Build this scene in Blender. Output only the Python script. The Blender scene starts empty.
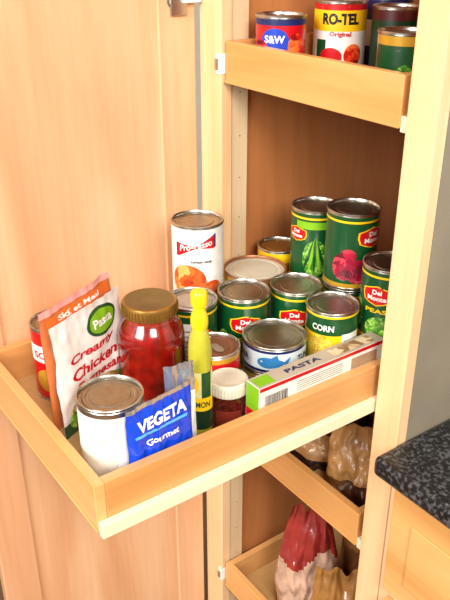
import bpy, math, random
from mathutils import Vector, Matrix, noise
random.seed(4)
scene=bpy.context.scene
scene.view_settings.view_transform='Standard'
scene.view_settings.look='None'

def lin(h,a=1.0):
    h=h.lstrip('#'); o=[]
    for i in (0,2,4):
        c=int(h[i:i+2],16)/255
        o.append(c/12.92 if c<=.04045 else ((c+.055)/1.055)**2.4)
    return (*o,a)

# ---------------------------------------------------------------- materials
_m={}
def P(name,hexc,rough=.45,metal=0,coat=0,var=.06,vscale=60,bump=0,alpha=1,trans=0,emis=0):
    if name in _m: return _m[name]
    m=bpy.data.materials.new(name); m.use_nodes=True; nt=m.node_tree; N=nt.nodes; L=nt.links
    b=N['Principled BSDF']; c=lin(hexc)
    tc=N.new('ShaderNodeTexCoord'); n=N.new('ShaderNodeTexNoise'); n.inputs['Scale'].default_value=vscale; n.inputs['Detail'].default_value=3
    L.new(tc.outputs['Object'],n.inputs['Vector'])
    r=N.new('ShaderNodeValToRGB')
    r.color_ramp.elements[0].position=.3; r.color_ramp.elements[1].position=.7
    r.color_ramp.elements[0].color=(*[x*(1-var) for x in c[:3]],1)
    r.color_ramp.elements[1].color=(*[min(1,x*(1+var)) for x in c[:3]],1)
    L.new(n.outputs['Fac'],r.inputs['Fac']); L.new(r.outputs['Color'],b.inputs['Base Color'])
    b.inputs['Roughness'].default_value=rough; b.inputs['Metallic'].default_value=metal
    b.inputs['Coat Weight'].default_value=coat; b.inputs['Coat Roughness'].default_value=.08
    b.inputs['Transmission Weight'].default_value=trans; b.inputs['Alpha'].default_value=alpha
    if bump:
        bp=N.new('ShaderNodeBump'); bp.inputs['Strength'].default_value=bump; bp.inputs['Distance'].default_value=.004
        L.new(n.outputs['Fac'],bp.inputs['Height']); L.new(bp.outputs['Normal'],b.inputs['Normal'])
        L.new(bp.outputs['Normal'],b.inputs['Coat Normal'])
    _m[name]=m; return m

def FOOD(name,cols,scale=120,rough=.35):
    if name in _m: return _m[name]
    m=bpy.data.materials.new(name); m.use_nodes=True; nt=m.node_tree; N=nt.nodes; L=nt.links
    b=N['Principled BSDF']; tc=N.new('ShaderNodeTexCoord')
    v=N.new('ShaderNodeTexVoronoi'); v.inputs['Scale'].default_value=scale
    n=N.new('ShaderNodeTexNoise'); n.inputs['Scale'].default_value=scale*.4; n.inputs['Detail'].default_value=4
    L.new(tc.outputs['Object'],n.inputs['Vector'])
    mx=N.new('ShaderNodeMix'); mx.data_type='RGBA'; mx.inputs[0].default_value=.05
    L.new(tc.outputs['Object'],mx.inputs[6]); L.new(n.outputs['Color'],mx.inputs[7])
    L.new(mx.outputs[2],v.inputs['Vector'])
    r=N.new('ShaderNodeValToRGB'); r.color_ramp.interpolation='LINEAR'
    els=r.color_ramp.elements
    for i in range(len(cols)-2): els.new(.5)
    for i,c in enumerate(cols):
        els[i].position=.1+.8*i/(len(cols)-1); els[i].color=lin(c)
    sp=N.new('ShaderNodeSeparateColor'); L.new(v.outputs['Color'],sp.inputs['Color'])
    L.new(sp.outputs[0],r.inputs['Fac']); L.new(r.outputs['Color'],b.inputs['Base Color'])
    b.inputs['Roughness'].default_value=rough
    _m[name]=m; return m

def WOOD(name,axis,dark,mid,light,rough=.35,coat=.3,s=9,cath=1.2,fine=.4):
    m=bpy.data.materials.new(name); m.use_nodes=True; nt=m.node_tree; N=nt.nodes; L=nt.links
    b=N['Principled BSDF']; tc=N.new('ShaderNodeTexCoord'); mp=N.new('ShaderNodeMapping')
    sc=[s,s,s]; sc[axis]=s*.16; mp.inputs['Scale'].default_value=sc
    L.new(tc.outputs['Object'],mp.inputs['Vector'])
    n=N.new('ShaderNodeTexNoise'); n.inputs['Scale'].default_value=1.0; n.inputs['Detail'].default_value=5; n.inputs['Distortion'].default_value=cath
    L.new(mp.outputs['Vector'],n.inputs['Vector'])
    r=N.new('ShaderNodeValToRGB'); e=r.color_ramp.elements
    e[0].position=.3; e[0].color=lin(dark); e[1].position=.7; e[1].color=lin(light); k=e.new(.5); k.color=lin(mid)
    L.new(n.outputs['Fac'],r.inputs['Fac'])
    mp2=N.new('ShaderNodeMapping'); sc2=[130,130,130]; sc2[axis]=5; mp2.inputs['Scale'].default_value=sc2
    L.new(tc.outputs['Object'],mp2.inputs['Vector'])
    n2=N.new('ShaderNodeTexNoise'); n2.inputs['Scale'].default_value=1; n2.inputs['Detail'].default_value=3
    L.new(mp2.outputs['Vector'],n2.inputs['Vector'])
    r2=N.new('ShaderNodeValToRGB'); r2.color_ramp.elements[0].position=.3; r2.color_ramp.elements[0].color=(.86,.80,.72,1)
    r2.color_ramp.elements[1].position=.6; r2.color_ramp.elements[1].color=(1,1,1,1)
    L.new(n2.outputs['Fac'],r2.inputs['Fac'])
    mx=N.new('ShaderNodeMix'); mx.data_type='RGBA'; mx.blend_type='MULTIPLY'; mx.inputs[0].default_value=fine
    L.new(r.outputs['Color'],mx.inputs[6]); L.new(r2.outputs['Color'],mx.inputs[7])
    L.new(mx.outputs[2],b.inputs['Base Color'])
    b.inputs['Roughness'].default_value=rough; b.inputs['Coat Weight'].default_value=coat; b.inputs['Coat Roughness'].default_value=.25
    return m

doorw=WOOD('maple_door',2,'DCA478','E8B88E','F0C8A2',s=6)
doorp=WOOD('maple_panel',2,'D89E70','E8B68A','F2CAA2',s=5,cath=2.0)
stile=WOOD('maple_stile',2,'E8BA86','F0CC9C','F7DAB2',s=8)
pale=WOOD('pale_cleat',2,'D2B48A','DEC49C','E6D0AC',s=9)
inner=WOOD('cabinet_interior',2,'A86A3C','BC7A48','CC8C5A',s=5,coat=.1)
dr_y=WOOD('drawer_wood_y',1,'C48A4C','D29A5C','DEA86A',s=9)
dr_x=WOOD('drawer_wood_x',0,'CE9452','DAA260','E4B072',s=9)
dr_f=WOOD('drawer_floor',1,'CCA064','D8B074','E4C086',s=6)
basew=WOOD('base_cabinet_wood',0,'D49A58','E2AE6A','ECBE80',s=6)
taupe=P('side_laminate','8C8270',.5,var=.08,vscale=12)

# ---------------------------------------------------------------- mesh builder
class MB:
    def __init__(s,name,origin=(0,0,0)):
        s.name=name; s.o=origin; s.v=[]; s.f=[]; s.m=[]; s.mats=[]
    def mi(s,mat):
        if mat not in s.mats: s.mats.append(mat)
        return s.mats.index(mat)
    def add(s,vs,fs,mat):
        b=len(s.v); s.v+= [tuple(v) for v in vs]
        i=s.mi(mat)
        for f in fs: s.f.append(tuple(b+k for k in f)); s.m.append(i)
    def box(s,x0,x1,y0,y1,z0,z1,mat):
        vs=[(x,y,z) for x in(x0,x1) for y in(y0,y1) for z in(z0,z1)]
        s.add(vs,[(0,1,3,2),(4,6,7,5),(0,4,5,1),(2,3,7,6),(0,2,6,4),(1,5,7,3)],mat)
    def lathe(s,prof,seg=56,c=(0,0,0),ax=None):
        rings=[]
        for r,z,_ in prof:
            if r<1e-6: vs=[(0,0,z)]
            else: vs=[(r*math.cos(2*math.pi*i/seg),r*math.sin(2*math.pi*i/seg),z) for i in range(seg)]
            b=len(s.v)
            for p in vs:
                q=Vector(p)
                if ax is not None: q=ax@q
                s.v.append((q.x+c[0],q.y+c[1],q.z+c[2]))
            rings.append((b,len(vs)))
        for k in range(len(prof)-1):
            (b0,n0),(b1,n1)=rings[k],rings[k+1]; mi=s.mi(prof[k][2])
            for i in range(seg):
                j=(i+1)%seg
                if n0==1 and n1==1: continue
                if n0==1: f=(b0,b1+j,b1+i)
                elif n1==1: f=(b0+i,b0+j,b1)
                else: f=(b0+i,b0+j,b1+j,b1+i)
                s.f.append(f); s.m.append(mi)
    def poly(s,pts,mat,fn,lvl=1,rings=5):
        cx=sum(p[0] for p in pts)/len(pts); cy=sum(p[1] for p in pts)/len(pts); n=len(pts)
        vs=[fn(cx,cy,lvl*.00022)]
        for r in range(1,rings+1):
            t=r/rings
            for p in pts: vs.append(fn(cx+(p[0]-cx)*t,cy+(p[1]-cy)*t,lvl*.00022))
        fs=[(0,1+i,1+(i+1)%n) for i in range(n)]
        for r in range(rings-1):
            a=1+r*n; b=a+n
            fs+=[(a+i,b+i,b+(i+1)%n,a+(i+1)%n) for i in range(n)]
        s.add(vs,fs,mat)
    def ell(s,cx,cy,rx,ry,mat,fn,lvl=1,rot=0,n=28):
        c,d=math.cos(rot),math.sin(rot)
        pts=[(cx+c*rx*math.cos(t)-d*ry*math.sin(t),cy+d*rx*math.cos(t)+c*ry*math.sin(t)) for t in [2*math.pi*i/n for i in range(n)]]
        s.poly(pts,mat,fn,lvl)
    def rect(s,x0,x1,y0,y1,mat,fn,lvl=1,nx=12,ny=4,skew=0):
        vs=[];fs=[]
        for j in range(ny+1):
            for i in range(nx+1):
                x=x0+(x1-x0)*i/nx; y=y0+(y1-y0)*j/ny
                vs.append(fn(x,y+skew*(x-(x0+x1)/2),lvl*.00022))
        for j in range(ny):
            for i in range(nx):
                a=j*(nx+1)+i; fs.append((a,a+1,a+nx+2,a+nx+1))
        s.add(vs,fs,mat)
    def text(s,body,cx,cy,width,mat,fn,lvl=2,height=None,bold=.03,shear=0,rot=0):
        vs,fs,w,h=text2d(body,bold,shear); sx=width/w; sy=(height/h) if height else sx
        c,d=math.cos(rot),math.sin(rot)
        out=[]
        for x,y in vs:
            x*=sx; y*=sy
            out.append(fn(cx+c*x-d*y,cy+d*x+c*y,lvl*.00022))
        s.add(out,fs,mat)
    def build(s,smooth=True,bevel=0,ang=35,sub=0):
        me=bpy.data.meshes.new(s.name); me.from_pydata(s.v,[],s.f)
        for m in s.mats: me.materials.append(m)
        me.polygons.foreach_set('material_index',s.m)
        if smooth:
            me.polygons.foreach_set('use_smooth',[True]*len(s.f))
            me.set_sharp_from_angle(angle=math.radians(ang))
        me.update()
        ob=bpy.data.objects.new(s.name,me); ob.location=s.o; scene.collection.objects.link(ob)
        if bevel:
            b=ob.modifiers.new('bevel','BEVEL'); b.width=bevel; b.segments=2; b.limit_method='ANGLE'
        return ob
_t={}
def text2d(body,bold,shear):
    k=(body,bold,shear)
    if k in _t: return _t[k]
    cu=bpy.data.curves.new('t','FONT'); cu.body=body; cu.offset=bold; cu.shear=shear; cu.resolution_u=3
    ob=bpy.data.objects.new('t',cu); scene.collection.objects.link(ob)
    bpy.context.view_layer.update()
    dg=bpy.context.evaluated_depsgraph_get(); ev=ob.evaluated_get(dg); me=ev.to_mesh()
    vs=[(v.co.x,v.co.y) for v in me.vertices]; fs=[tuple(p.vertices) for p in me.polygons]
    ev.to_mesh_clear(); bpy.data.objects.remove(ob); bpy.data.curves.remove(cu)
    x0=min(v[0] for v in vs);x1=max(v[0] for v in vs);y0=min(v[1] for v in vs);y1=max(v[1] for v in vs)
    vs=[(v[0]-(x0+x1)/2,v[1]-(y0+y1)/2) for v in vs]
    _t[k]=(vs,fs,x1-x0,y1-y0); return _t[k]

def cyl(R,ang):
    a0=math.radians(ang)
    return lambda u,v,e:((R+e+.0002)*math.cos(a0+u/R),(R+e+.0002)*math.sin(a0+u/R),v)

# ---------------------------------------------------------------- palette
tin=P('tin_metal','C2BEB4',.28,1,var=.08); tin2=P('tin_lid','A8A296',.33,1,var=.12,vscale=90)
goldlid=P('gold_lid','A87E3C',.35,.8)
white=P('label_white','F2EFE8',.4); green=P('label_green','074A22',.35,coat=.4); dgreen=P('label_dark_green','072E18',.35,coat=.4)
red=P('label_red','C40C16',.35,coat=.3); yellow=P('label_yellow','F2C412',.4); blue=P('label_blue','1840B8',.35,coat=.3)
navy=P('label_navy','14205A',.4); black=P('ink_black','141210',.5); cream=P('cream','EADFC4',.45)
orange=P('label_orange','E06A1E',.4); lgreen=P('label_lime','7CB41C',.4); gold=P('label_gold','D0A030',.35,.3)
maroon=P('maroon','4A1218',.35,coat=.3)
f_corn=FOOD('corn_print',['F8D840','E8B020','FCE878','C88A10'],260)
f_beans=FOOD('beans_print',['2E7A1E','7CB83A','1C5A14','A8D060'],150)
f_beet=FOOD('beet_print',['8A1030','B81838','5A0A20','D04050'],90)
f_tom=FOOD('tomato_print',['C81A10','E84A20','F07838','8A100A'],110)
f_pasta=FOOD('pasta_print',['E8D8A0','5A9A30','C83020','F4ECC8','2E6A1E'],110)
f_soup=FOOD('soup_print',['D8481C','F0883A','B82A10','F8B060'],80)

def can(name,x,y,z,R,h,bands,decor=None,ang=-36,lid=tin2,tab=False,rim=tin):
    b=MB(name,(x,y,z)); z0=.0045; z1=h-.0045
    pr=[(0,.0014,tin),(R-.004,.0014,tin),(R-.0025,0,tin),(R-.0004,0,tin),(R+.0006,.001,tin),(R+.0006,.0028,tin),(R-.0007,.0036,tin),(R,z0,bands[0][1])]
    pos=0
    for i,(fr,mt) in enumerate(bands):
        pr[-1]=(R,z0+(z1-z0)*pos,mt)
        pos+=fr
        pr.append((R,z0+(z1-z0)*min(1,pos),mt))
    pr[-1]=(R,z1,tin)
    pr+=[(R-.0007,h-.0036,rim),(R+.0008,h-.0028,rim),(R+.0008,h-.0008,rim),(R+.0002,h,rim),(R-.0012,h,rim),(R-.002,h-.001,rim),(R-.0024,h-.0045,lid),
         (R-.0055,h-.0048,lid),(R-.0065,h-.0036,lid),(R-.0095,h-.0036,lid),(R-.0102,h-.0042,lid),(R-.0135,h-.0042,lid),(R-.0142,h-.0036,lid),(0,h-.0036,lid)]
    b.lathe(pr)
    if decor: decor(b,cyl(R,ang),R,h)
    if tab:
        f=lambda u,v,e:(u,v,h-.0026+e)
        b.ell(0,0,.006,.006,tin,f,1); b.ell(.009,0,.009,.006,tin,f,2)
    return b.build()

def shield(b,f,cy,s,t1='Del Monte',u0=0):
    def sh(k):
        w=.019*s*k; hh=.0125*s*k
        return [(u0-w,cy+hh*.55),(u0-w*.55,cy+hh*.75),(u0,cy+hh),(u0+w*.55,cy+hh*.75),(u0+w,cy+hh*.55),(u0+w*1.04,cy),(u0+w*.9,cy-hh*.6),(u0+w*.5,cy-hh*.85),(u0,cy-hh*1.05),(u0-w*.5,cy-hh*.85),(u0-w*.9,cy-hh*.6),(u0-w*1.04,cy)]
    b.poly(sh(1.12),yellow,f,1); b.poly(sh(1.0),red,f,2)
    b.text('Del',u0,cy+.0048*s,.013*s,white,f,3,height=.0066*s,bold=.03)
    b.text('Monte',u0,cy-.0036*s,.026*s,white,f,3,height=.0066*s,bold=.03)
def dm(food,word='CORN',wcol=white,s=1.0,fu=.012):
    def d(b,f,R,h):
        shield(b,f,h*.66,s)
        b.text(word,0,h*.46,.03,yellow,f,2,height=.006)
        b.ell(fu,h*.22,.026,h*.17,food,f,1)
        b.ell(fu-.045,h*.35,.012,h*.2,food,f,1)
        b.rect(.062,.095,h*.15,h*.85,white,f,1)
        for i in range(9): b.rect(.065,.092,h*(.2+.065*i),h*(.2+.065*i)+.0012,black,f,2,ny=1)
    return d
dmb=[(.06,gold),(.86,green),(.03,yellow),(.05,green)]

# ================================================================= ROOM
b=MB('floor'); b.box(-2.2,2.6,-3.2,.66,-.05,0,P('floor_tile','7A5A3C',.5,var=.15,vscale=6)); b.build(False)
b=MB('wall_back'); b.box(-2.2,2.6,.645,.72,0,2.6,P('wall_paint','CFC8BA',.8,var=.03)); b.build(False)
b=MB('wall_left'); b.box(-2.28,-2.2,-3.2,.72,0,2.6,P('wall_paint2','CFC8BA',.8,var=.03)); b.build(False)

# pantry cabinet
pantry=bpy.data.objects.new('pantry_cabinet',None); scene.collection.objects.link(pantry)
def part(b,**k):
    o=b.build(**k); o.parent=pantry; return o
Zb,Zt=.10,2.35
b=MB('left_stile'); b.box(-.053,0,0,.019,Zb,Zt,stile); part(b,smooth=False,bevel=.0012)
b=MB('right_stile'); b.box(.344,.385,0,.019,Zb,Zt,stile); part(b,smooth=False,bevel=.0015)
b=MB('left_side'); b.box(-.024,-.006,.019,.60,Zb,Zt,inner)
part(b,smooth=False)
b=MB('left_cleat'); b.box(-.006,-.001,.0195,.048,Zb,Zt,pale)
for i in range(30):
    z=.2+i*.064
    vs=[(-.0007,.034+.0013*math.cos(t),z+.0013*math.sin(t)) for t in [k*math.pi/4 for k in range(8)]]
    b.add(vs,[tuple(range(8))],P('hole_shadow','8A6A48',.8))
part(b,smooth=False)
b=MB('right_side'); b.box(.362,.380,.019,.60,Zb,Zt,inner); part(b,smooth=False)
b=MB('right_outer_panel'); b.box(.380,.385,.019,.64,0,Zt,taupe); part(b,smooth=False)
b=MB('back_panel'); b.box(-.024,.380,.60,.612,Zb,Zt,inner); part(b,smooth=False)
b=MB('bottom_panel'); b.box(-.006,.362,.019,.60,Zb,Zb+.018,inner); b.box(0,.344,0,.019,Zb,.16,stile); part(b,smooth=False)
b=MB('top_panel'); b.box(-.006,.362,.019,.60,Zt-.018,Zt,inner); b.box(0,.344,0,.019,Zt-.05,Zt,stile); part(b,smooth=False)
b=MB('toe_kick'); b.box(-.053,.380,.06,.08,0,Zb,dr_x); part(b,smooth=False)
for i,z in enumerate((1.33,.352)):
    b=MB('hinge_plate_%d'%(i+1)); b.box(-.010,.0012,-.003,.010,z-.014,z+.014,white); b.box(-.008,-.002,-.006,-.003,z-.008,z+.008,tin); part(b,smooth=False,bevel=.001)

# open door (hinged on the left stile, swung to 90 degrees)
door=bpy.data.objects.new('cabinet_door',None); scene.collection.objects.link(door)
y0,y1,z0,z1=-.402,-.006,.115,2.30; X1=-.056; X0=-.076; fw=.060
b=MB('door_frame')
b.box(X0,X1,y0,y0+fw,z0,z1,doorw); b.box(X0,X1,y1-fw,y1,z0,z1,doorw)
b.box(X0,X1,y0+fw,y1-fw,z0,z0+.06,doorw); b.box(X0,X1,y0+fw,y1-fw,z1-.06,z1,doorw)
o=b.build(False,bevel=.0015); o.parent=door
b=MB('door_panel'); b.box(X0+.006,X1-.003,y0+fw-.002,y1-fw+.002,z0+.058,z1-.058,doorp); o=b.build(False); o.parent=door
for i,hz in enumerate((1.414,.80,.19)):
    b=MB('hinge_%d'%(i+1))
    ax=Matrix.Rotation(math.pi/2,3,'Y')
    b.lathe([(0,0,tin),(.0175,0,tin),(.0175,.0025,tin),(.015,.0035,tin),(.013,.001,tin),(0,.001,tin)],28,(X1,-.035,hz),ax)
    b.box(X1,X1+.012,-.030,-.002,hz-.006,hz+.006,white)
    b.box(X1+.001,X1+.006,-.048,-.022,hz-.022,hz+.022,tin)
    o=b.build(True,bevel=.0008); o.parent=door

# ================================================================= shelves (roll-out trays)
def tray(name,ylo,yhi,zr,hgt=.056):
    x0,x1=.005,.332; t=.012; zb=zr-hgt; fl=zr-.05
    b=MB(name)
    b.box(x0,x1,ylo,ylo+t,zb,zr,dr_x); b.box(x0,x1,yhi-t,yhi,zb,zr,dr_x)
    b.box(x0,x0+t,ylo+t,yhi-t,zb,zr,dr_y); b.box(x1-t,x1,ylo+t,yhi-t,zb,zr,dr_y)
    b.box(x0+t,x1-t,ylo+t,yhi-t,fl-.005,fl,dr_f)
    rail=P('rail_cream','F0E0BE',.3,var=.02)
    b.box(x1,x1+.009,ylo+.001,yhi,zb-.004,zb+.014,rail); b.box(x0-.004,x0,ylo+.03,yhi,zb-.004,zb+.014,rail)
    b.box(x0,x1,ylo-.002,ylo,zb,zb+.004,dr_x)
    return b.build(False,bevel=.0012)
tray('pull_out_tray',-.392,.17,1.0,.060)
tray('pull_out_tray',.004,.56,1.362,.057)
tray('pull_out_tray',.004,.56,.752,.057)
tray('pull_out_tray',.004,.56,.385,.057)
F=.95

# ================================================================= ITEMS in the open tray
def d_white(b,f,R,h):
    b.rect(-.03,.012,h*.2,h*.5,P('pale_print','E2DCCC',.4),f,1)
    b.text('soup',-.008,h*.62,.024,P('grey_ink','CCC4B4',.5),f,2,height=.006)
can('tin_can',.263,-.334,F,.0362,.104,[(.06,tin),(.88,white),(.06,tin)],d_white,-40)
def d_red(b,f,R,h):
    b.rect(-.03,.03,h*.55,h*.75,white,f,1); b.text('SOUP',0,h*.65,.04,red,f,2,height=.010); b.ell(0,h*.3,.02,h*.16,gold,f,1)
can('tin_can',.074,-.312,F,.033,.104,[(.55,red),(.05,gold),(.2,white),(.2,red)],d_red,-50)
can('tin_can',.0585,-.083,F,.036,.074,[(1,green)])
def d_prog(b,f,R,h):
    b.poly([(-.030,h*.60),(.030,h*.72),(.030,h*.90),(-.030,h*.78)],navy,f,1)
    b.poly([(-.027,h*.60),(.027,h*.71),(.027,h*.88),(-.027,h*.775)],red,f,3)
    b.text('Progresso',0,h*.745,.048,white,f,4,height=.012,shear=.3,rot=.2,bold=.02)
    b.ell(-.012,h*.27,.027,h*.23,f_soup,f,1); b.ell(.024,h*.16,.016,h*.12,f_soup,f,2)
    b.text('tomato soup',.008,h*.54,.03,black,f,1,height=.005)
can('tin_can',.0585,-.083,F+.074,.0368,.113,[(1,white)],d_prog,-38)
def d_c4(b,f,R,h):
    b.rect(-.01,.02,h*.15,h*.8,white,f,1)
    for i in range(8): b.rect(-.007,.017,h*(.2+.07*i),h*(.2+.07*i)+.0014,dgreen,f,2,ny=1)
    b.ell(-.035,h*.5,.018,h*.2,f_beans,f,1)
    b.ell(.035,h*.6,.012,h*.1,red,f,1)
can('tin_can',.131,-.142,F,.0345,.109,dmb,d_c4,-60)
can('tin_can',.152,-.070,F,.0355,.110,dmb,dm(f_beans,'BEANS'),-33)
can('tin_can',.088,-.002,F,.046,.102,[(.1,gold),(.8,cream),(.1,gold)],None,lid=P('paper_lid','C8C0AA',.5),rim=P('rim_gold','A06A48',.4,.5))
can('tin_can',.178,.001,F,.0355,.110,dmb,dm(f_corn,'CORN'),-42)
def d_yel(b,f,R,h):
    b.ell(-.016,h*.45,.020,h*.25,f_corn,f,1)
    b.rect(.012,.04,h*.16,h*.72,white,f,1)
    for i in range(7): b.rect(.015,.037,h*(.2+.07*i),h*(.2+.07*i)+.0014,black,f,2,ny=1)
    b.text('CORN',-.014,h*.8,.03,white,f,2,height=.009); b.ell(-.022,h*.2,.02,h*.08,red,f,2)
can('tin_can',.2495,.004,F,.0350,.108,[(.12,orange),(.40,lgreen),(.2,yellow),(.25,green),(.03,yellow)],d_yel,-40)
can('tin_can',.283,.070,F,.0355,.055,[(.3,gold),(.4,red),(.3,green)])
can('tin_can',.283,.070,F+.055,.0355,.108,dmb,dm(f_beans,'PEAS'),-70)
can('tin_can',.202,.078,F,.0355,.102,dmb,dm(f_corn))
def d_beet(b,f,R,h):
    shield(b,f,h*.70,1.05,u0=.010)
    b.ell(-.030,h*.32,.016,h*.18,f_beet,f,1); b.ell(-.010,h*.26,.015,h*.16,f_beet,f,2); b.ell(-.024,h*.47,.011,h*.09,f_beet,f,3)
can('tin_can',.202,.078,F+.102,.0362,.111,dmb,d_beet,-12)
can('tin_can',.121,.083,F,.0355,.080,dmb)
def d_bean(b,f,R,h):
    b.ell(0,h*.36,.018,h*.26,f_beans,f,1); b.rect(-.03,.03,h*.76,h*.86,lgreen,f,1); shield(b,f,h*.68,.8,u0=-.03)
    for k in range(5): b.ell(-.008+.004*k,h*.42,.0022,h*.25,lgreen if k%2 else green,f,2,rot=.15*(k-2))
can('tin_can',.121,.083,F+.080,.0355,.112,dmb,d_bean,-40)
can('tin_can',.050,.074,F,.0325,.108,[(.55,green),(.1,yellow),(.2,gold),(.15,yellow)],lid=goldlid)
def d_tuna(b,f,R,h):
    fc=P('fish_blue','2E78B0',.4)
    pts=[]
    for i in range(24):
        t=2*math.pi*i/24; pts.append((-.002+.018*math.cos(t),h*.47+.0075*math.sin(t)*(1-.25*math.cos(t))))
    b.poly(pts,fc,f,1)
    b.poly([(.013,h*.47),(.024,h*.68),(.021,h*.47),(.024,h*.27)],fc,f,1)
    b.poly([(-.004,h*.62),(.006,h*.78),(.008,h*.6)],fc,f,1,rings=2)
    b.ell(-.014,h*.51,.0012,.0012,white,f,3,n=10)
    b.text('TUNA',.05,h*.5,.03,navy,f,1,height=.01); b.text('TUNA',-.05,h*.5,.03,navy,f,1,height=.01)
def d_tuna2(b,f,R,h):
    b.rect(-.05,.05,h*.3,h*.7,red,f,1); b.text('CHUNK LIGHT',0,h*.5,.06,white,f,2,height=.008)
can('tuna_can',.231,-.079,F,.0405,.040,[(.2,gold),(.6,cream),(.2,gold)],d_tuna2,-38)
can('tuna_can',.231,-.079,F+.040,.0415,.040,[(.12,navy),(.76,P('label_pale_blue','CFDCE0',.4)),(.12,navy)],d_tuna,-42)
def d_r2(b,f,R,h):
    b.rect(-.02,.02,h*.45,h*.75,white,f,1); b.text('BEANS',0,h*.6,.034,red,f,2,height=.01); b.ell(.004,h*.25,.018,h*.14,f_beet,f,1)
    b.rect(-.045,-.028,h*.1,h*.9,lgreen,f,1)
can('tin_can',.209,-.159,F,.0325,.080,[(.1,gold),(.55,green),(.25,red),(.1,gold)],d_r2,-40,lid=P('lid_copper','8A5A40',.4,.6),tab=True)

# tomato sauce jar
sauce=P('tomato_sauce','7E0C06',.18,coat=.7,var=.45,vscale=60); glass=P('jar_glass_rim','8A2818',.1,coat=.8)
b=MB('sauce_jar',(.160,-.222,F))
R=.0425
ltop=P('lid_top','7E6A40',.4,.5)
b.lathe([(0,.004,sauce),(.034,.003,sauce),(.038,0,sauce),(.0415,.004,sauce),(R,.012,sauce),(R,.030,sauce),(R-.001,.034,sauce),(R-.001,.080,sauce),(R,.085,sauce),(R,.094,sauce),(.0405,.104,sauce),(.036,.113,sauce),(.0315,.119,glass),(.0305,.125,goldlid),
 (.034,.1255,goldlid),(.0345,.128,goldlid),(.0345,.139,goldlid),(.0335,.1415,goldlid),(.031,.142,ltop),(.029,.1408,ltop),(.016,.1408,ltop),(.015,.1402,ltop),(0,.1402,ltop)])
f=cyl(R-.0008,100)
b.rect(-.035,.035,.036,.078,white,f,1); b.text('SAUCE',0,.057,.036,red,f,2,height=.012)
for i in range(48):
    a=2*math.pi*i/48; r0=.0348
    b.box(r0*math.cos(a)-.0005,r0*math.cos(a)+.0005,r0*math.sin(a)-.0005,r0*math.sin(a)+.0005,.1275,.1385,goldlid)
b.build()

# small jar with white lid
b=MB('spice_jar',(.2655,-.178,F)); gl=P('jar_contents','4A1410',.15,coat=1,var=.5,vscale=200)
wl=P('plastic_white','DCD4C0',.35); rr=.0250
b.lathe([(0,.002,gl),(.020,.0015,gl),(.0235,0,gl),(rr,.003,gl),(rr,.038,gl),(.0225,.046,gl),(.0215,.050,wl),(.0242,.0505,wl),(.0246,.052,wl),(.0246,.064,wl),(.0238,.066,wl),(.0215,.0672,wl),(.0200,.0662,wl),(.012,.0662,wl),(0,.0662,wl)],40)
for i in range(40):
    a=2*math.pi*i/40; r0=.0247
    b.box(r0*math.cos(a)-.0006,r0*math.cos(a)+.0006,r0*math.sin(a)-.0006,r0*math.sin(a)+.0006,.052,.063,wl)
f=cyl(rr,-36); b.rect(-.016,.016,.008,.034,P('jar_label','7A2A1C',.4),f,1)
b.build()

# bottle with yellow cap
b=MB('squeeze_bottle',(.271,-.2220,F)); ycap=P('yellow_plastic','F0D010',.3,coat=.4); bot=P('bottle_plastic','B4B030',.15,coat=1)
b.lathe([(0,.002,bot),(.011,.001,bot),(.0128,0,bot),(.0138,.004,bot),(.0138,.02,bot),(.0138,.095,bot),(.0138,.122,bot),(.0130,.134,bot),(.0105,.146,bot),(.0085,.152,ycap),(.0092,.1525,ycap),(.0100,.155,ycap),(.0100,.165,ycap),(.0085,.170,ycap),(.0070,.174,ycap),(.0068,.178,ycap),(.0090,.180,ycap),(.0095,.183,ycap),(.0095,.195,ycap),(.0082,.197,ycap),(0,.197,ycap)],36)
f=cyl(.0139,-36); b.rect(-.018,.018,.022,.100,P('bottle_label','DCD890',.4),f,1); b.rect(-.018,.018,.048,.066,yellow,f,2); b.rect(-.018,.018,.022,.048,dgreen,f,2); b.rect(.002,.014,.066,.100,green,f,2); b.text('LEMON',0,.057,.024,green,f,3,height=.008); b.ell(-.006,.084,.005,.011,yellow,f,3)
b.build()

# long carton on edge
b=MB('food_carton'); bx0,bx1,by0,by1,bz0,bz1=.2935,.3185,-.172,.033,F,F+.075
cartw=P('carton_white','ECE8DE',.4); ink=P('carton_ink','4A4840',.5)
b.box(bx0,bx1,by0,by1,bz0,bz1,cartw)
f=lambda u,v,e:(bx1+e,(by0+by1)/2+u,bz0+v)
hw=(by1-by0)/2
b.rect(-hw+.001,hw-.001,.0695,.0745,red,f,1)
for i in range(22):
    x=-.094+i*.0016+random.random()*.0004; b.rect(x,x+.0005+random.random()*.0006,.046,.062,black,f,2,nx=1,ny=1)
for i in range(5): b.rect(-.045,.03,.064-.003*i,.0648-.003*i,ink,f,1,nx=1,ny=1)
b.rect(.045,.09,.049,.065,P('carton_picture','A88A6A',.4),f,1)
ft=lambda u,v,e:(bx0+.0125-v,(by0+by1)/2+u,bz1+e)
b.rect(-hw+.001,hw-.001,-.0122,.0122,P('carton_top','B4A894',.4),ft,1); b.rect(-hw+.003,-.075,-.009,.009,lgreen,ft,2); b.rect(.02,.09,-.008,.008,FOOD('carton_food',['D8C8A0','B89868','8A6A48'],80),ft,2); b.text('PASTA',-.026,0,.055,navy,ft,3,height=.008)
fe=lambda u,v,e:(bx0+.0125+u,by0-e,bz0+v)
b.rect(-.012,.012,.04,.0745,lgreen,fe,1); b.rect(-.012,.012,.02,.04,red,fe,1)
b.build(False,bevel=.0006)

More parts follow.
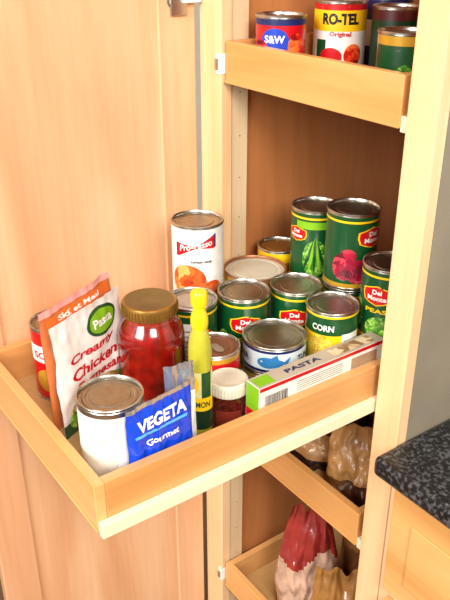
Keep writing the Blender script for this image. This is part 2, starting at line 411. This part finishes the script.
# ---------------------------------------------------------------- pouches
def pouch(name,o,w,h,T,phi,lean,matfn,decor=None,sealb=False,wr=.003,seed=0,narrow=None,nu=36,nv=40,bulge=.6,slope=0,crum=0):
    a=math.radians(phi); n=Vector((math.cos(a),math.sin(a),0)); W=Vector((-math.sin(a),math.cos(a),0)); ln=math.radians(lean)
    up=Vector((0,0,1))*math.cos(ln)-n*math.sin(ln)
    def S(uu,vv,side,e=0):
        uu=max(-1,min(1,uu)); vv=max(0,min(1,vv))
        if sealb: pv=(max(0,math.sin(math.pi*min(1,max(0,(vv-.05)/.88)))))**bulge
        else: pv=max(0,1-(max(0,vv-.08)/.84)**1.8) if vv<.92 else 0
        th=T/2*max(0,1-abs(uu)**3)**.7*pv+.0004
        nz=narrow(vv) if narrow else 1
        k=noise.noise(Vector((uu*2.2+seed*7.1,vv*3.2,seed)))*wr+noise.noise(Vector((uu*7+seed*3.1,vv*9,seed+5)))*wr*.5
        th*= 1+.25*noise.noise(Vector((uu*3,vv*4,seed+side*9)))
        bot=min(1,vv*8)
        if crum:
            q=Vector((uu*2.6+seed*3,vv*4.5,seed*2+side*3))
            th+= pv*crum*(abs(noise.noise(q))+.5*abs(noise.noise(q*2.3)))*max(0,1-abs(uu)**3)
            nz*=1+.10*noise.noise(Vector((seed,vv*5,uu)))
            hh=1+.10*noise.noise(Vector((uu*2.5,seed*5,0)))
        else: hh=1
        p=W*(uu*w/2*nz)+up*(vv*h*hh*(1+slope*uu))+n*(k*bot)+n*(side*(th+e))
        return p
    b=MB(name,o)
    for side in (1,-1):
        vs=[];
        for j in range(nv+1):
            for i in range(nu+1): vs.append(S(-1+2*i/nu,j/nv,side))
        for j in range(nv):
            for i in range(nu):
                q=j*(nu+1)+i; fc=(q,q+1,q+nu+2,q+nu+1)
                if side<0: fc=fc[::-1]
                b.f.append(tuple(k+ (len(b.v)) for k in fc)); b.m.append(b.mi(matfn((i+.5)/nu*2-1,(j+.5)/nv,side)))
        b.v+= [tuple(p) for p in vs]
    if not sealb:
        vs=[S(-1+2*i/nu,0,1) for i in range(nu+1)]+[S(-1+2*i/nu,0,-1) for i in range(nu+1)]
        b.add(vs,[(i,nu+1+i,nu+2+i,i+1) for i in range(nu)],matfn(0,0,1))
    if decor: decor(b,lambda u,v,e:tuple(S(2*u/w,v/h,1,e*1.6+.0003)))
    zmin=min(v[2] for v in b.v)
    b.v=[(x,y,z-zmin) for x,y,z in b.v]
    return b.build(ang=60)

foil=P('foil_silver','C8CCD4',.25,.8); pblue=P('pouch_blue','0C42CC',.25,coat=.5); pwhite=P('pouch_white','F4ECE6',.3,coat=.3); ppink=P('pouch_pink','F0A8A0',.35,coat=.3)
ptan=P('pouch_tan','C8703C',.35,coat=.3)
def d_veg(b,f):
    b.text('VEGETA',.001,.088,.062,white,f,4,height=.015,bold=.04)
    b.poly([(-.032,.073),(.032,.073),(.033,.0765),(-.033,.0765)],P('pouch_light_blue','58A8F0',.3),f,2)
    b.text('Gourmet',0,.064,.040,white,f,4,height=.008)
    b.ell(-.006,.030,.022,.014,white,f,2); b.ell(-.008,.030,.016,.010,f_pasta,f,3); b.ell(.020,.034,.010,.009,yellow,f,2)
pouch('seasoning_pouch',(.3095,-.300,F),.080,.112,.016,0,0,lambda u,v,s:(foil if v>.96 else pblue),d_veg,wr=.0035,seed=2,slope=.05)
pouch('foil_sachet',(.291,-.260,F),.036,.124,.009,-8,3,lambda u,v,s:(foil if v>.72 else white),None,wr=.004,seed=6,nu=16,nv=24)

def d_mix(b,f):
    b.ell(.022,.124,.030,.018,green,f,2); b.ell(.022,.124,.026,.014,lgreen,f,3); b.text('Pasta',.022,.124,.038,white,f,4,height=.011)
    b.text('Creamy',-.004,.098,.085,red,f,3,height=.014,shear=.2); b.text('Chicken',-.004,.080,.088,red,f,3,height=.014,shear=.2); b.text('Parmesan',0,.063,.088,red,f,3,height=.012,shear=.2)
    b.ell(.0,.030,.054,.024,f_pasta,f,2); b.ell(-.035,.020,.022,.014,f_beans,f,3)
pouch('pasta_mix_packet',(.152,-.299,F),.132,.150,.016,27,2,lambda u,v,s:(pwhite if v>.12 or s<0 else green),d_mix,sealb=True,wr=.004,seed=3)
def d_mix2(b,f):
    b.rect(-.060,.060,.138,.150,orange,f,2); b.text('Skillet Meal',0,.144,.08,white,f,3,height=.007)
    b.ell(0,.06,.05,.04,f_soup,f,2)
pouch('pasta_mix_packet',(.129,-.300,F),.134,.160,.014,27,2,lambda u,v,s:(ptan if v<.95 else ppink),d_mix2,sealb=True,wr=.004,seed=8)

# ================================================================= upper shelf cans
U=1.312
def d_s1(b,f,R,h):
    b.ell(-.008,h*.62,.02,h*.2,blue,f,1); b.text('S&W',-.008,h*.66,.028,white,f,2,height=.010); b.ell(.022,h*.55,.012,h*.2,f_tom,f,2); b.ell(-.03,h*.5,.014,h*.15,f_beet,f,2)
can('tin_can',.057,.059,U,.034,.086,[(.1,navy),(.8,red),(.1,navy)],d_s1,-40)
def d_rt(b,f,R,h):
    b.rect(-.05,.05,h*.66,h*.88,yellow,f,1); b.text('RO-TEL',.0,h*.77,.052,black,f,2,height=.015,bold=.05)
    b.text('Original',0,h*.57,.03,red,f,2,height=.008); b.ell(.02,h*.3,.014,h*.15,f_tom,f,1); b.ell(-.012,h*.28,.016,h*.12,red,f,2)
    b.rect(-.036,-.02,h*.15,h*.5,green,f,1)
can('tin_can',.072,.154,U,.0365,.101,[(.1,green),(.52,white),(.28,yellow),(.1,red)],d_rt,-42)
can('tin_can',.134,.200,U,.033,.095,[(.15,maroon),(.7,dgreen),(.15,maroon)])
can('tin_can',.240,.104,U,.0335,.080,[(.15,dgreen),(.7,green),(.15,gold)],dm(f_beans,s=.8),10)
can('tin_can',.150,.29,U,.036,.108,[(.2,maroon),(.6,dgreen),(.2,maroon)])
can('tin_can',.230,.22,U,.036,.100,[(.2,maroon),(.6,dgreen),(.2,gold)])
can('tin_can',.06,.26,U,.036,.100,[(.3,navy),(.4,cream),(.3,navy)])

# ================================================================= lower shelves
L1=.702
m_mar=P('bag_maroon','4A1418',.35,coat=.4,var=.3,vscale=30,bump=.6); m_brown=FOOD('bag_brown_print',['5A3A1C','7A4E28','4A2C16','8A6034'],22); m_tan=P('bag_tan','B88850',.4,coat=.3,var=.25,vscale=28,bump=.6)
m_dk=P('bag_dark','2A1614',.3,coat=.5,var=.4,vscale=30,bump=.6)
def d_bag(b,f):
    b.rect(-.05,.05,.07,.10,maroon,f,3); b.text('CHIPS',0,.085,.07,gold,f,5,height=.018); b.ell(0,.04,.04,.02,m_tan,f,3)
pouch('snack_bag',(.155,.085,L1),.15,.15,.055,-40,12,lambda u,v,s:m_mar if v>.2 else m_dk,d_bag,wr=.008,seed=11,crum=.012)
pouch('snack_bag',(.262,.075,L1),.10,.125,.045,-50,6,lambda u,v,s:m_tan if v>.3 else m_brown,None,wr=.008,seed=14,crum=.014)
pouch('snack_bag',(.235,.20,L1),.14,.19,.06,-50,6,lambda u,v,s:m_dk if v>.4 else m_mar,d_bag,wr=.008,seed=17,crum=.012)
pouch('snack_bag',(.10,.25,L1),.14,.17,.06,-50,6,lambda u,v,s:m_brown,None,wr=.008,seed=19,crum=.012)
L2=.335
nar=lambda v:1.0-.45*max(0,(v-.45)/.55)**1.3
clear=P('bread_bag_clear','C8A48C',.2,coat=.9,var=.3,vscale=35,bump=.8)
bred=P('bag_red','8E2A24',.3,coat=.6,var=.3,vscale=30,bump=.7)
pouch('bread_bag',(.150,.088,L2),.115,.24,.065,-40,4,lambda u,v,s:(bred if v>.58+.08*math.sin(u*3) else clear),None,wr=.008,seed=21,narrow=nar,crum=.020)
pouch('snack_bag',(.250,.070,L2),.115,.185,.055,-45,4,lambda u,v,s:P('bag_yellow','9A6C34',.3,coat=.5,var=.35,vscale=25,bump=.8),None,wr=.008,seed=25,crum=.018,narrow=lambda v:1-.25*v)
pouch('snack_bag',(.20,.22,L2),.14,.24,.06,-45,4,lambda u,v,s:m_brown,None,wr=.008,seed=27,crum=.012)

# ================================================================= base cabinet with granite
bc=bpy.data.objects.new('base_cabinet',None); scene.collection.objects.link(bc)
def bp(b,**k):
    o=b.build(**k); o.parent=bc
b=MB('carcass'); b.box(.3865,1.6,.02,.639,.10,.885,basew); b.box(.3865,1.6,.08,.639,0,.10,basew); bp(b,smooth=False)
b=MB('face_frame'); b.box(.3865,.425,0,.02,.10,.885,stile); b.box(.425,1.6,0,.02,.862,.885,basew); b.box(.425,1.6,0,.02,.10,.13,basew)
b.box(.425,1.6,0,.02,.64,.68,basew); b.box(.85,.89,0,.02,.13,.862,stile); bp(b,smooth=False,bevel=.001)
for i,(xa,xb,za,zb_) in enumerate([(.406,.868,.690,.862),(.406,.868,.40,.665),(.406,.868,.118,.385),(.876,1.58,.690,.862),(.876,1.58,.118,.665)]):
    b=MB('drawer_front_%d'%(i+1)); b.box(xa,xb,-.018,-.0005,za,zb_,basew)
    b.box(xa+.035,xb-.035,-.021,-.018,za+.035,zb_-.035,basew)
    bp(b,smooth=False,bevel=.003)
g=bpy.data.materials.new('black_granite'); g.use_nodes=True; nt=g.node_tree; N=nt.nodes; L=nt.links; pbs=N['Principled BSDF']
tc=N.new('ShaderNodeTexCoord'); v=N.new('ShaderNodeTexNoise'); v.inputs['Scale'].default_value=200; v.inputs['Detail'].default_value=6; L.new(tc.outputs['Object'],v.inputs['Vector'])
r=N.new('ShaderNodeValToRGB'); e=r.color_ramp.elements; e[0].position=.48; e[0].color=lin('101012'); e[1].position=.75; e[1].color=lin('66666A'); L.new(v.outputs['Fac'],r.inputs['Fac']); L.new(r.outputs['Color'],pbs.inputs['Base Color']); pbs.inputs['Roughness'].default_value=.35
b=MB('granite_countertop'); b.box(.3865,1.62,-.042,.639,.8852,.913,g); bp(b,smooth=False,bevel=.006)

# ================================================================= lights
def area(name,loc,tgt,size,power,col):
    l=bpy.data.lights.new(name,'AREA'); l.size=size; l.energy=power; l.color=col
    o=bpy.data.objects.new(name,l); o.location=loc; o.rotation_euler=(Vector(tgt)-Vector(loc)).to_track_quat('-Z','Y').to_euler(); scene.collection.objects.link(o)
area('window_light',(.9,-2.7,2.3),(.1,-.1,1.1),1.3,112,(1,.96,.92))
area('ceiling_light',(2.3,-1.0,2.5),(0,-.2,1.0),.9,78,(1,.94,.88))
w=bpy.data.worlds.new('World'); scene.world=w; w.use_nodes=True
w.node_tree.nodes['Background'].inputs[0].default_value=(1,.95,.90,1); w.node_tree.nodes['Background'].inputs[1].default_value=.25

# ================================================================= camera
yaw=math.radians(35.5); th=math.radians(26.6)
hd=Vector((-math.cos(yaw),math.sin(yaw),0)); Fw=hd*math.cos(th)-Vector((0,0,math.sin(th))); Rt=Vector((hd.y,-hd.x,0)); Up=Rt.cross(Fw)
cam=bpy.data.cameras.new('Camera'); cam.sensor_fit='VERTICAL'; cam.sensor_height=24; cam.lens=30; cam.clip_start=.01
co=bpy.data.objects.new('Camera',cam); scene.collection.objects.link(co); scene.camera=co
M=Matrix((Rt,Up,-Fw)).transposed().to_4x4(); M.translation=Vector((.8875,-.6265,1.505)); co.matrix_world=M
